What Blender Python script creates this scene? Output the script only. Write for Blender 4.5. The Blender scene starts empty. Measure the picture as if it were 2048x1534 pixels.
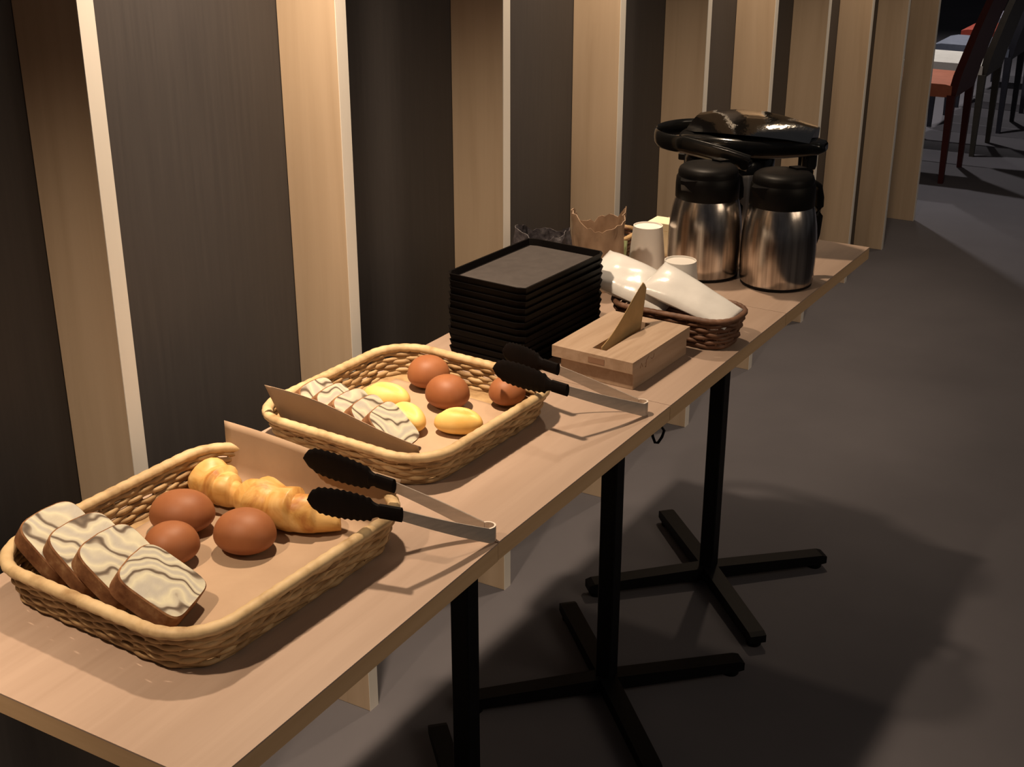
import bpy, math, random
from mathutils import Vector, Matrix
random.seed(7)
PI = math.pi

# ------------------------------------------------------------------ scene, camera, light
scene = bpy.context.scene
C = scene.collection
vs = scene.view_settings
vs.view_transform = 'Standard'
vs.look = 'None'
vs.gamma = 1.0
vs.use_curve_mapping = False
vs.exposure = 0.0

cam_d = bpy.data.cameras.new('camera')
cam_d.sensor_width = 36.0
cam_d.lens = 2608.65 / 2048 * 36.0
cam_d.clip_start = 0.05
cam_d.clip_end = 60
cam = bpy.data.objects.new('camera', cam_d)
C.objects.link(cam)
cam.location = (1.2211, -2.128, 1.4742)
cam.rotation_euler = (PI / 2 - 0.3927, 0, 0.526)
scene.camera = cam

world = bpy.data.worlds.new('room_ambience')
scene.world = world
world.use_nodes = True
bg = world.node_tree.nodes['Background']
bg.inputs[0].default_value = (0.93, 0.92, 1.0, 1)
bg.inputs[1].default_value = 0.022


def spot(name, loc, target, power, col, size, blend=0.6, radius=0.025):
    d = bpy.data.lights.new(name, 'SPOT')
    d.energy = power
    d.color = col
    d.spot_size = math.radians(size)
    d.spot_blend = blend
    d.shadow_soft_size = radius
    o = bpy.data.objects.new(name, d)
    C.objects.link(o)
    o.location = loc
    o.rotation_euler = (Vector(target) - Vector(loc)).to_track_quat('-Z', 'Y').to_euler()
    return o


WARM = (1.0, 0.76, 0.53)
for i, (yy, pw) in enumerate(((-1.74, 50), (-0.79, 62), (0.19, 37), (1.16, 34), (2.13, 25), (3.10, 8))):
    spot('wall_washer', (0.15, yy, 1.75), (0.10, yy + 0.02, 0.0), pw, WARM, 110, 1.0)
    spot('wall_washer_core', (0.15, yy, 1.75), (0.08, yy + 0.02, 0.0), pw * 0.75, WARM, 46, 1.0)
# ceiling downlights of the dining area; weak spots added to lift the aisle floor
COOL = (1.0, 0.93, 0.88)
for yy in (4.3, 5.7, 7.1):
    spot('dining_downlight', (-0.75, yy, 2.6), (-0.35, yy + 0.05, 0.0), 110, COOL, 95, 0.5, 0.05)
spot('aisle_fill', (1.0, 1.9, 2.7), (0.8, 2.2, 0.0), 3, COOL, 120, 1.0, 0.15)
spot('aisle_fill', (1.6, -0.6, 2.7), (1.0, -0.3, 0.5), 2, COOL, 130, 1.0, 0.2)

fill_d = bpy.data.lights.new('aisle_side_fill', 'AREA')  # unseen fill added on the aisle side to brighten front-facing edges
fill_d.energy = 21
fill_d.color = (1.0, 0.78, 0.56)
fill_d.shape = 'SQUARE'
fill_d.size = 1.6
co = bpy.data.objects.new('aisle_side_fill', fill_d)
C.objects.link(co)
co.location = (3.6, -0.8, 2.4)
co.rotation_euler = (Vector((0.3, 0.0, 0.75)) - Vector(co.location)).to_track_quat('-Z', 'Y').to_euler()

# ------------------------------------------------------------------ materials


def new_mat(name):
    m = bpy.data.materials.new(name)
    m.use_nodes = True
    nt = m.node_tree
    b = nt.nodes['Principled BSDF']
    return m, nt, b


def ramp_node(nt, stops):
    r = nt.nodes.new('ShaderNodeValToRGB')
    e = r.color_ramp.elements
    while len(e) < len(stops):
        e.new(0.5)
    for k, (p, c) in enumerate(stops):
        e[k].position = p
        e[k].color = (*c, 1)
    return r


def coords(nt, scale=(1, 1, 1), rot=(0, 0, 0), kind='Object'):
    tc = nt.nodes.new('ShaderNodeTexCoord')
    mp = nt.nodes.new('ShaderNodeMapping')
    mp.inputs['Scale'].default_value = scale
    mp.inputs['Rotation'].default_value = rot
    nt.links.new(tc.outputs[kind], mp.inputs['Vector'])
    return mp


def noise(nt, vec, scale, detail=4, rough=0.55, dist=0.0):
    n = nt.nodes.new('ShaderNodeTexNoise')
    n.inputs['Scale'].default_value = scale
    n.inputs['Detail'].default_value = detail
    n.inputs['Roughness'].default_value = rough
    n.inputs['Distortion'].default_value = dist
    nt.links.new(vec.outputs[0], n.inputs['Vector'])
    return n


def bump(nt, b, src, strength, dist):
    bp = nt.nodes.new('ShaderNodeBump')
    bp.inputs['Strength'].default_value = strength
    bp.inputs['Distance'].default_value = dist
    nt.links.new(src, bp.inputs['Height'])
    nt.links.new(bp.outputs[0], b.inputs['Normal'])


def noise_mat(name, stops, scale=8, stretch=(1, 1, 1), rough=0.5, bump_s=0.0, bump_d=0.002, detail=5,
              metal=0.0, spec=0.5, dist=0.0, coat=0.0, rand=0.0):
    m, nt, b = new_mat(name)
    mp = coords(nt, stretch)
    if rand:
        oi = nt.nodes.new('ShaderNodeObjectInfo')
        mul = nt.nodes.new('ShaderNodeMath')
        mul.operation = 'MULTIPLY'
        mul.inputs[1].default_value = rand
        nt.links.new(oi.outputs['Random'], mul.inputs[0])
        nt.links.new(mul.outputs[0], mp.inputs['Location'])
    n = noise(nt, mp, scale, detail, 0.55, dist)
    r = ramp_node(nt, stops)
    nt.links.new(n.outputs['Fac'], r.inputs[0])
    nt.links.new(r.outputs[0], b.inputs['Base Color'])
    b.inputs['Roughness'].default_value = rough
    b.inputs['Metallic'].default_value = metal
    b.inputs['Specular IOR Level'].default_value = spec
    b.inputs['Coat Weight'].default_value = coat
    if bump_s:
        bump(nt, b, n.outputs['Fac'], bump_s, bump_d)
    return m


M = {}
M['floor'] = noise_mat('carpet_floor', [(0.3, (0.092, 0.088, 0.100)), (0.7, (0.108, 0.103, 0.116))], 3.0, rough=0.85, spec=0.2)
M['dark_wall'] = noise_mat('dark_stained_wood', [(0.3, (0.046, 0.042, 0.043)), (0.7, (0.055, 0.050, 0.050))], 9, (14, 14, 0.6), 0.45, 0.05, 0.0015, spec=0.4)
M['slat'] = noise_mat('pale_timber', [(0.25, (0.50, 0.375, 0.26)), (0.5, (0.56, 0.43, 0.305)), (0.75, (0.61, 0.475, 0.345))], 3.2, (9, 9, 0.45), 0.55, 0.08, 0.001, spec=0.3, dist=0.6, rand=7.0)
M['edge'] = noise_mat('pale_edge_band', [(0.3, (0.80, 0.76, 0.70)), (0.7, (0.86, 0.82, 0.76))], 3, (8, 8, 0.5), 0.5, spec=0.3)
M['table'] = noise_mat('maple_laminate', [(0.3, (0.365, 0.262, 0.200)), (0.55, (0.395, 0.287, 0.222)), (0.75, (0.42, 0.308, 0.240))], 5, (9, 0.6, 1), 0.42, 0.03, 0.0006, spec=0.4, dist=0.8)
M['table_edge'] = noise_mat('maple_edge_band', [(0.3, (0.52, 0.345, 0.195)), (0.7, (0.60, 0.41, 0.24))], 6, (1, 0.6, 12), 0.5, spec=0.3)
M['under'] = noise_mat('black_underside', [(0.3, (0.018, 0.016, 0.015)), (0.7, (0.028, 0.025, 0.024))], 8, rough=0.7)
M['black_metal'] = noise_mat('black_powder_coat', [(0.3, (0.003, 0.003, 0.004)), (0.7, (0.005, 0.005, 0.006))], 60, rough=0.5, spec=0.15)
M['wicker'] = noise_mat('tan_wicker', [(0.28, (0.15, 0.082, 0.036)), (0.5, (0.36, 0.235, 0.115)), (0.72, (0.52, 0.37, 0.20))], 26, (1, 1, 2.5), 0.6, 0.35, 0.0015, spec=0.3, rand=9)
M['wicker_rim'] = noise_mat('tan_wicker_rim', [(0.28, (0.30, 0.19, 0.09)), (0.5, (0.52, 0.375, 0.205)), (0.8, (0.64, 0.49, 0.29))], 30, rough=0.55, bump_s=0.2, bump_d=0.001, spec=0.3)
M['wicker_dark'] = noise_mat('brown_wicker', [(0.25, (0.075, 0.034, 0.020)), (0.5, (0.15, 0.075, 0.045)), (0.75, (0.23, 0.125, 0.08))], 30, (1, 1, 2), 0.55, 0.3, 0.001, spec=0.35, rand=5)
M['bun'] = noise_mat('glazed_brown_crust', [(0.3, (0.235, 0.078, 0.028)), (0.55, (0.30, 0.110, 0.042)), (0.8, (0.36, 0.145, 0.060))], 14, rough=0.55, bump_s=0.06, bump_d=0.002, spec=0.35, rand=5)
M['croissant'] = noise_mat('golden_pastry', [(0.30, (0.40, 0.15, 0.035)), (0.46, (0.62, 0.34, 0.095)), (0.66, (0.76, 0.50, 0.20))], 24, (1, 1, 1), 0.45, 0.35, 0.003, spec=0.4, dist=1.2, rand=5)
M['roll'] = noise_mat('pale_yellow_dough', [(0.3, (0.74, 0.44, 0.115)), (0.6, (0.82, 0.55, 0.19)), (0.85, (0.86, 0.63, 0.27))], 22, rough=0.5, bump_s=0.12, bump_d=0.002, spec=0.3, rand=5)
M['crust'] = noise_mat('cake_crust', [(0.3, (0.115, 0.045, 0.020)), (0.55, (0.22, 0.105, 0.05)), (0.8, (0.40, 0.25, 0.13))], 60, rough=0.8, bump_s=0.4, bump_d=0.002, spec=0.15, rand=5)
M['steel'] = noise_mat('brushed_steel', [(0.38, (0.40, 0.36, 0.33)), (0.62, (0.72, 0.66, 0.60))], 3, (32, 32, 0.5), 0.22, 0.03, 0.0004, metal=1.0)  # brushed grain; its strong streaks also paint reflections into the colour
M['tong_steel'] = noise_mat('satin_steel', [(0.3, (0.66, 0.60, 0.54)), (0.7, (0.78, 0.71, 0.64))], 40, (1, 1, 6), 0.60, metal=1.0)
M['chrome'] = noise_mat('chrome', [(0.3, (0.50, 0.48, 0.45)), (0.7, (0.56, 0.54, 0.50))], 25, rough=0.07, bump_s=0.30, bump_d=0.003, metal=1.0)
M['black_gloss'] = noise_mat('black_gloss_plastic', [(0.3, (0.004, 0.004, 0.004)), (0.7, (0.008, 0.008, 0.008))], 20, rough=0.16, spec=0.5)
M['black_satin'] = noise_mat('black_satin_plastic', [(0.3, (0.005, 0.005, 0.005)), (0.7, (0.008, 0.007, 0.007))], 30, rough=0.45, spec=0.12)
M['nylon'] = noise_mat('black_nylon', [(0.3, (0.004, 0.003, 0.003)), (0.7, (0.006, 0.004, 0.004))], 40, rough=0.7, spec=0.08)
M['tray'] = noise_mat('black_lacquer', [(0.3, (0.003, 0.0025, 0.0025)), (0.7, (0.005, 0.004, 0.004))], 30, rough=0.5, spec=0.06)
M['tray_mat'] = noise_mat('tray_antislip', [(0.3, (0.052, 0.044, 0.042)), (0.7, (0.068, 0.058, 0.055))], 60, rough=0.7, spec=0.3)
M['box_wood'] = noise_mat('box_wood', [(0.3, (0.33, 0.225, 0.150)), (0.55, (0.40, 0.285, 0.20)), (0.8, (0.45, 0.33, 0.24))], 6, (10, 1.0, 10), 0.55, 0.06, 0.0008, spec=0.3, dist=0.8)
M['box_stamp'] = noise_mat('box_stamp_brown', [(0.3, (0.24, 0.135, 0.08)), (0.7, (0.30, 0.175, 0.11))], 40, rough=0.7)
M['kraft'] = noise_mat('kraft_paper', [(0.3, (0.37, 0.255, 0.170)), (0.7, (0.44, 0.31, 0.21))], 14, rough=0.7, bump_s=0.08, bump_d=0.002, spec=0.25)
M['napkin'] = noise_mat('tan_napkin', [(0.3, (0.42, 0.275, 0.125)), (0.7, (0.52, 0.35, 0.17))], 20, rough=0.75, bump_s=0.1, bump_d=0.002, spec=0.2)
M['cup'] = noise_mat('white_paper', [(0.3, (0.70, 0.665, 0.62)), (0.7, (0.76, 0.725, 0.68))], 10, rough=0.6, spec=0.3)
M['film'] = noise_mat('white_film', [(0.3, (0.72, 0.71, 0.69)), (0.7, (0.80, 0.79, 0.77))], 20, rough=0.22, bump_s=0.35, bump_d=0.003, spec=0.5, dist=0.5)
M['brown_bag'] = noise_mat('brown_paper_bag', [(0.3, (0.25, 0.155, 0.095)), (0.55, (0.40, 0.27, 0.18)), (0.8, (0.55, 0.41, 0.27))], 22, (1, 1, 0.5), 0.5, 0.5, 0.004, spec=0.4)
M['grey_bag'] = noise_mat('dark_net_bag', [(0.35, (0.035, 0.030, 0.035)), (0.6, (0.10, 0.09, 0.10)), (0.85, (0.34, 0.31, 0.33))], 90, rough=0.4, bump_s=0.7, bump_d=0.003, spec=0.5)
M['green'] = noise_mat('green_sachet', [(0.3, (0.30, 0.38, 0.18)), (0.7, (0.46, 0.54, 0.30))], 30, rough=0.4)
M['cream'] = noise_mat('cream_card', [(0.3, (0.80, 0.70, 0.48)), (0.7, (0.86, 0.77, 0.56))], 20, rough=0.6)
M['red_leather'] = noise_mat('red_leather', [(0.3, (0.30, 0.045, 0.028)), (0.7, (0.38, 0.062, 0.038))], 25, rough=0.45, spec=0.4)
M['orange_leather'] = noise_mat('rust_leather', [(0.3, (0.36, 0.11, 0.055)), (0.7, (0.44, 0.14, 0.075))], 25, rough=0.45)
M['white_leather'] = noise_mat('off_white_leather', [(0.3, (0.60, 0.57, 0.52)), (0.7, (0.68, 0.65, 0.60))], 25, rough=0.45)
M['blue_leather'] = noise_mat('slate_blue_leather', [(0.3, (0.10, 0.115, 0.16)), (0.7, (0.14, 0.155, 0.21))], 25, rough=0.45)
M['lilac_leather'] = noise_mat('lilac_leather', [(0.3, (0.30, 0.29, 0.38)), (0.7, (0.37, 0.36, 0.46))], 25, rough=0.45)
M['dark_red_leather'] = noise_mat('dark_red_leather', [(0.3, (0.058, 0.010, 0.008)), (0.7, (0.075, 0.014, 0.011))], 25, rough=0.5, spec=0.3)
M['taupe_leather'] = noise_mat('dark_taupe_leather', [(0.3, (0.050, 0.046, 0.038)), (0.7, (0.066, 0.060, 0.050))], 25, rough=0.5, spec=0.3)
M['ink_leather'] = noise_mat('blue_black_leather', [(0.3, (0.016, 0.016, 0.024)), (0.7, (0.022, 0.022, 0.032))], 25, rough=0.5, spec=0.3)
M['far_wall'] = noise_mat('charcoal_wall', [(0.3, (0.030, 0.028, 0.030)), (0.7, (0.042, 0.039, 0.041))], 5, rough=0.8)


def marble_mat():
    m, nt, b = new_mat('marble_crumb')
    mp = coords(nt)
    oi = nt.nodes.new('ShaderNodeObjectInfo')
    mul = nt.nodes.new('ShaderNodeMath')
    mul.operation = 'MULTIPLY'
    mul.inputs[1].default_value = 3.0
    nt.links.new(oi.outputs['Random'], mul.inputs[0])
    nt.links.new(mul.outputs[0], mp.inputs['Location'])
    w = nt.nodes.new('ShaderNodeTexWave')
    w.wave_type = 'BANDS'
    w.bands_direction = 'DIAGONAL'
    w.inputs['Scale'].default_value = 17
    w.inputs['Distortion'].default_value = 12.0
    w.inputs['Detail'].default_value = 2.0
    w.inputs['Detail Scale'].default_value = 0.9
    nt.links.new(mp.outputs[0], w.inputs['Vector'])
    r = ramp_node(nt, [(0.0, (0.10, 0.075, 0.055)), (0.03, (0.20, 0.16, 0.12)), (0.10, (0.46, 0.43, 0.35)), (0.55, (0.62, 0.59, 0.44)), (1.0, (0.44, 0.42, 0.37))])
    nt.links.new(w.outputs['Fac'], r.inputs[0])
    nt.links.new(r.outputs[0], b.inputs['Base Color'])
    n = noise(nt, mp, 160, 4)
    bump(nt, b, n.outputs['Fac'], 0.25, 0.002)
    b.inputs['Roughness'].default_value = 0.6
    b.inputs['Specular IOR Level'].default_value = 0.3
    return m


M['marble'] = marble_mat()

# ------------------------------------------------------------------ mesh helpers


class MB:
    """collects shapes into one mesh"""

    def __init__(self):
        self.v = []
        self.f = []
        self.mi = []

    def add(self, verts, faces, mi=0):
        o = len(self.v)
        self.v += [tuple(p) for p in verts]
        for q in faces:
            self.f.append(tuple(i + o for i in q))
            self.mi.append(mi)
        return self

    def box(self, x0, x1, y0, y1, z0, z1, mi=0, bev=0.0):
        if bev <= 0:
            vs_ = [(x0, y0, z0), (x1, y0, z0), (x1, y1, z0), (x0, y1, z0), (x0, y0, z1), (x1, y0, z1), (x1, y1, z1), (x0, y1, z1)]
            self.add(vs_, [(3, 2, 1, 0), (4, 5, 6, 7), (0, 1, 5, 4), (1, 2, 6, 5), (2, 3, 7, 6), (3, 0, 4, 7)], mi)
            return self
        # chamfered box: 24 vertices
        X, Y, Z = (x0, x1), (y0, y1), (z0, z1)
        vs_, idx = [], {}
        for i in (0, 1):
            for j in (0, 1):
                for k in (0, 1):
                    sx, sy, sz = (1 - 2 * i), (1 - 2 * j), (1 - 2 * k)
                    p = (X[i], Y[j], Z[k])
                    idx[(i, j, k, 0)] = len(vs_)
                    vs_.append((p[0], p[1] + sy * bev, p[2] + sz * bev))
                    idx[(i, j, k, 1)] = len(vs_)
                    vs_.append((p[0] + sx * bev, p[1], p[2] + sz * bev))
                    idx[(i, j, k, 2)] = len(vs_)
                    vs_.append((p[0] + sx * bev, p[1] + sy * bev, p[2]))
        F = []
        for i in (0, 1):
            F.append([idx[(i, 0, 0, 0)], idx[(i, 1, 0, 0)], idx[(i, 1, 1, 0)], idx[(i, 0, 1, 0)]])
            F.append([idx[(0, i, 0, 1)], idx[(1, i, 0, 1)], idx[(1, i, 1, 1)], idx[(0, i, 1, 1)]])
            F.append([idx[(0, 0, i, 2)], idx[(1, 0, i, 2)], idx[(1, 1, i, 2)], idx[(0, 1, i, 2)]])
            for j in (0, 1):
                F.append([idx[(i, j, 0, 0)], idx[(i, j, 1, 0)], idx[(i, j, 1, 1)], idx[(i, j, 0, 1)]])
                F.append([idx[(i, 0, j, 0)], idx[(i, 1, j, 0)], idx[(i, 1, j, 2)], idx[(i, 0, j, 2)]])
                F.append([idx[(0, i, j, 1)], idx[(1, i, j, 1)], idx[(1, i, j, 2)], idx[(0, i, j, 2)]])
                for k in (0, 1):
                    F.append([idx[(i, j, k, 0)], idx[(i, j, k, 1)], idx[(i, j, k, 2)]])
        cen = Vector(((x0 + x1) / 2, (y0 + y1) / 2, (z0 + z1) / 2))
        for q in F:
            a, b_, c = Vector(vs_[q[0]]), Vector(vs_[q[1]]), Vector(vs_[q[2]])
            n = (b_ - a).cross(c - a)
            if n.dot((a + b_ + c) / 3 - cen) < 0:
                q.reverse()
        self.add(vs_, F, mi)
        return self

    def tube(self, pts, rad, seg=8, closed=False, flat=None, caps=True, mi=0):
        """sweep; rad a number or list; flat=(rn, rb) scales for the normal / binormal"""
        pts = [Vector(p) for p in pts]
        n = len(pts)
        R = rad if isinstance(rad, (list, tuple)) else [rad] * n
        tang = []
        for i in range(n):
            a = pts[(i - 1) % n] if (closed or i > 0) else pts[i]
            b_ = pts[(i + 1) % n] if (closed or i < n - 1) else pts[i]
            t = (b_ - a)
            tang.append(t.normalized() if t.length > 1e-9 else Vector((0, 0, 1)))
        up = Vector((0, 0, 1))
        rings = []
        prev = None
        for i in range(n):
            t = tang[i]
            if flat is not None or prev is None:
                u = up - t * up.dot(t)
                if u.length < 1e-4:
                    u = Vector((1, 0, 0)) - t * t.x
                u.normalize()
            else:
                u = prev - t * prev.dot(t)
                u.normalize()
            prev = u
            s = t.cross(u)
            fu, fs = flat if flat is not None else (1, 1)
            rings.append([pts[i] + u * (math.cos(a) * R[i] * fu) + s * (math.sin(a) * R[i] * fs)
                          for a in [2 * PI * k / seg for k in range(seg)]])
        V = [p for r in rings for p in r]
        F = []
        for i in range(n if closed else n - 1):
            j = (i + 1) % n
            for k in range(seg):
                l = (k + 1) % seg
                F.append((i * seg + k, i * seg + l, j * seg + l, j * seg + k))
        if caps and not closed:
            F.append(tuple(range(seg - 1, -1, -1)))
            F.append(tuple((n - 1) * seg + k for k in range(seg)))
        return self.add(V, F, mi)

    def lathe(self, prof, seg=40, cx=0, cy=0, mi=0, cap0=True, cap1=True):
        V = []
        for r, z in prof:
            for k in range(seg):
                a = 2 * PI * k / seg
                V.append((cx + r * math.cos(a), cy + r * math.sin(a), z))
        F = []
        for i in range(len(prof) - 1):
            for k in range(seg):
                l = (k + 1) % seg
                F.append((i * seg + k, i * seg + l, (i + 1) * seg + l, (i + 1) * seg + k))
        if cap0:
            F.append(tuple(range(seg - 1, -1, -1)))
        if cap1:
            F.append(tuple((len(prof) - 1) * seg + k for k in range(seg)))
        return self.add(V, F, mi)

    def loft(self, rings, mi=0, cap=True):
        seg = len(rings[0])
        V = [p for r in rings for p in r]
        F = []
        for i in range(len(rings) - 1):
            for k in range(seg):
                l = (k + 1) % seg
                F.append((i * seg + k, i * seg + l, (i + 1) * seg + l, (i + 1) * seg + k))
        if cap:
            F.append(tuple(range(seg - 1, -1, -1)))
            F.append(tuple((len(rings) - 1) * seg + k for k in range(seg)))
        return self.add(V, F, mi)

    def sheet(self, fn, nu, nv, thick=0.0008, mi=0):
        """solid sheet from fn(u,v)->point"""
        top = [[Vector(fn(i / nu, j / nv)) for j in range(nv + 1)] for i in range(nu + 1)]
        V, F = [], []
        W_ = nv + 1

        def nrm(i, j):
            a = top[min(i + 1, nu)][j] - top[max(i - 1, 0)][j]
            b_ = top[i][min(j + 1, nv)] - top[i][max(j - 1, 0)]
            n = a.cross(b_)
            return n.normalized() if n.length > 1e-12 else Vector((0, 0, 1))
        for i in range(nu + 1):
            for j in range(nv + 1):
                V.append(top[i][j])
        N = len(V)
        for i in range(nu + 1):
            for j in range(nv + 1):
                V.append(top[i][j] - nrm(i, j) * thick)
        for i in range(nu):
            for j in range(nv):
                a, b_, c, d = i * W_ + j, (i + 1) * W_ + j, (i + 1) * W_ + j + 1, i * W_ + j + 1
                F.append((a, b_, c, d))
                F.append((d + N, c + N, b_ + N, a + N))
        for i in range(nu):
            a, b_ = i * W_, (i + 1) * W_
            F.append((b_, a, a + N, b_ + N))
            a, b_ = i * W_ + nv, (i + 1) * W_ + nv
            F.append((a, b_, b_ + N, a + N))
        for j in range(nv):
            a, b_ = j, j + 1
            F.append((a, b_, b_ + N, a + N))
            a, b_ = nu * W_ + j, nu * W_ + j + 1
            F.append((b_, a, a + N, b_ + N))
        return self.add(V, F, mi)

    def build(self, name, mats, parent=None, smooth=False, loc=(0, 0, 0), rot=(0, 0, 0), kind=None):
        me = bpy.data.meshes.new(name)
        me.from_pydata(self.v, [], self.f)
        if not isinstance(mats, (list, tuple)):
            mats = [mats]
        for m in mats:
            me.materials.append(M[m])
        me.polygons.foreach_set('material_index', self.mi)
        me.update()
        if smooth:
            me.shade_smooth()
            if smooth != 'all':
                me.set_sharp_from_angle(angle=math.radians(smooth if smooth is not True else 40))
        o = bpy.data.objects.new(name, me)
        C.objects.link(o)
        o.location = loc
        o.rotation_euler = rot
        if parent:
            o.parent = parent
        if kind:
            o['kind'] = kind
        return o


def empty(name, loc, rz=0.0, rot=None):
    o = bpy.data.objects.new(name, None)
    o.empty_display_size = 0.05
    C.objects.link(o)
    o.location = loc
    o.rotation_euler = rot if rot else (0, 0, rz)
    return o


def tag(o, label, cat, group=None):
    o['label'] = label
    o['category'] = cat
    if group:
        o['group'] = group
    return o


def copy_tree(o, parent=None):
    c = o.copy()
    C.objects.link(c)
    c.parent = parent
    for ch in list(o.children):
        copy_tree(ch, c)
    return c


# ------------------------------------------------------------------ the setting
o = MB().box(-7, 7, -5, 15, -0.1, 0.0).build('floor', 'floor')
o['kind'] = 'structure'
o = MB().box(-7, 7, 15, 15.2, 0, 3.0).build('wall_far', 'far_wall')
o['kind'] = 'structure'

SL0, SLS, SLT, SLW = -1.5148, 0.4862, 0.025, 0.112
WALL_H = 2.5
wall = MB().box(-0.20, -0.124, -2.6, SL0 + SLS * 10 + SLT, 0.0, WALL_H).build('wall_left', 'dark_wall')
wall['kind'] = 'structure'
# dark boards in the bays and pale timber fins between them, standing on the floor
sm = MB().box(-SLW, -0.0012, 0, SLT, 0, WALL_H, bev=0.0008)
em = MB().box(-0.0012, 0.0, 0.0, SLT, 0, WALL_H)
sl_me = el_me = None
for n in range(-1, 11):
    y = SL0 + SLS * n
    if sl_me is None:
        s = sm.build('slat', 'slat', wall, loc=(0, y, 0))
        e = em.build('edge_band', 'edge', s)
        sl_me, el_me = s.data, e.data
    else:
        s = bpy.data.objects.new('slat', sl_me)
        C.objects.link(s)
        s.parent = wall
        s.location = (0, y, 0)
        e = bpy.data.objects.new('edge_band', el_me)
        C.objects.link(e)
        e.parent = s
    if n < 10:
        MB().box(-0.124, -SLW, y + SLT + 0.0005, y + SLS - 0.0005, 0, WALL_H).build('wall_panel', 'dark_wall', wall)

# ------------------------------------------------------------------ tables
TZ = 0.72
TH = 0.0242


def make_table(width, depth, post_x):
    """origin: floor, below the middle of the front edge; top runs to -x"""
    root = empty('cafe_table', (0, 0, 0))
    h = width / 2 - 0.0004
    top = MB().box(-depth, 0, -h, h, TZ - 0.002, TZ, 0)
    t = top.build('tabletop', 'table', root)
    MB().box(-depth, 0, -h, h, TZ - TH, TZ - 0.002).build('edge_band', 'table_edge', t)
    MB().box(-depth + 0.004, -0.004, -h + 0.004, h - 0.004, TZ - TH - 0.0015, TZ - TH).build('underside', 'under', t)
    px = post_x
    MB().box(px - 0.10, px + 0.10, -0.10, 0.10, TZ - TH - 0.0075, TZ - TH - 0.0015).build('mounting_plate', 'black_metal', root)
    w = 0.0155
    MB().box(px - w, px + w, -w, w, 0.020, TZ - TH - 0.0075, bev=0.002).build('post', 'black_metal', root)
    L = 0.271
    for k in range(4):
        a = PI / 4 + k * PI / 2
        c, s = math.cos(a), math.sin(a)

        def pt(u, v, z):
            return (px + u * c - v * s, u * s + v * c, z)
        arm = MB()
        hw = 0.0165
        prof = [(0.012, 0.012, 0.040), (L - 0.012, 0.012, 0.034), (L, 0.014, 0.030)]
        rings = []
        for (u, z0, z1) in prof:
            rings.append([pt(u, -hw, z0), pt(u, hw, z0), pt(u, hw, z1), pt(u, -hw, z1)])
        arm.loft(rings)
        ar = arm.build('base_arm', 'black_metal', root)
        ft = MB().lathe([(0.013, 0.0), (0.015, 0.003), (0.015, 0.0125)], 16)
        ft.build('glide', 'black_metal', ar, smooth=True, loc=pt(L - 0.02, 0, 0))
    return root


t1 = make_table(0.4905, 0.445, -0.207)
t1.location = (0.5371, -1.2275, 0)
tag(t1, 'pale wood cafe table nearest the camera, cropped by the lower left corner', 'table', 'cafe tables pushed together in a row')
seg = (0.4316 + 0.9815) / 3
tproto = make_table(seg, 0.445, -0.207)
ang = 0.0243
labels = ['pale wood cafe table carrying the far bread basket, second from the camera',
          'pale wood cafe table carrying the black trays and wooden napkin box',
          'pale wood cafe table under the steel jugs, last of the row']
for k in range(3):
    t = tproto if k == 0 else copy_tree(tproto)
    yc = -0.9812 + seg * (k + 0.5)
    t.location = (0.5362 + (yc + 0.9819) * ang, yc, 0)
    t.rotation_euler = (0, 0, -ang)
    tag(t, labels[k], 'table', 'cafe tables pushed together in a row')

# small bag hook below the table edge
hk = empty('bag_hook', (0.502, -0.470, TZ - TH - 0.0015))
tag(hk, 'small black wire bag hook hanging under the table front edge', 'hook')
MB().lathe([(0.011, -0.004), (0.011, 0.0)], 16).build('mount', 'black_metal', hk, smooth=True)
MB().tube([(0, 0, -0.003), (0, 0, -0.030), (0.002, 0, -0.036)], 0.0035, 8).build('stem', 'black_metal', hk, smooth=True)
ring = [(-0.004, 0, -0.030), (0.008, 0, -0.034), (0.016, 0.0, -0.030), (0.021, 0.0, -0.036), (0.018, 0, -0.047), (0.012, 0, -0.058), (0.007, 0, -0.059), (0.003, 0, -0.050), (0.0, 0, -0.040)]
MB().tube(ring, 0.0022, 8, closed=True).build('loop', 'black_metal', hk, smooth=True)

# ------------------------------------------------------------------ woven baskets


def rrect(a, b, r, n):
    """points and outward normals around a rounded rectangle, evenly spaced by arc length"""
    L = [2 * (b - r), PI * r / 2, 2 * (a - r), PI * r / 2] * 2
    tot = sum(L)
    out = []
    for i in range(n):
        s = tot * i / n
        k = 0
        while s > L[k]:
            s -= L[k]
            k += 1
        if k == 0:
            p, q = (a, -(b - r) + s), (1, 0)
        elif k == 2:
            p, q = ((a - r) - s, b), (0, 1)
        elif k == 4:
            p, q = (-a, (b - r) - s), (-1, 0)
        elif k == 6:
            p, q = (-(a - r) + s, -b), (0, -1)
        else:
            t = s / r
            base = {1: 0, 3: PI / 2, 5: PI, 7: 3 * PI / 2}[k]
            cx = {1: a - r, 3: -(a - r), 5: -(a - r), 7: a - r}[k]
            cy = {1: b - r, 3: b - r, 5: -(b - r), 7: -(b - r)}[k]
            q = (math.cos(base + t), math.sin(base + t))
            p = (cx + r * q[0], cy + r * q[1])
        out.append((p, q))
    return out, tot


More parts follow.
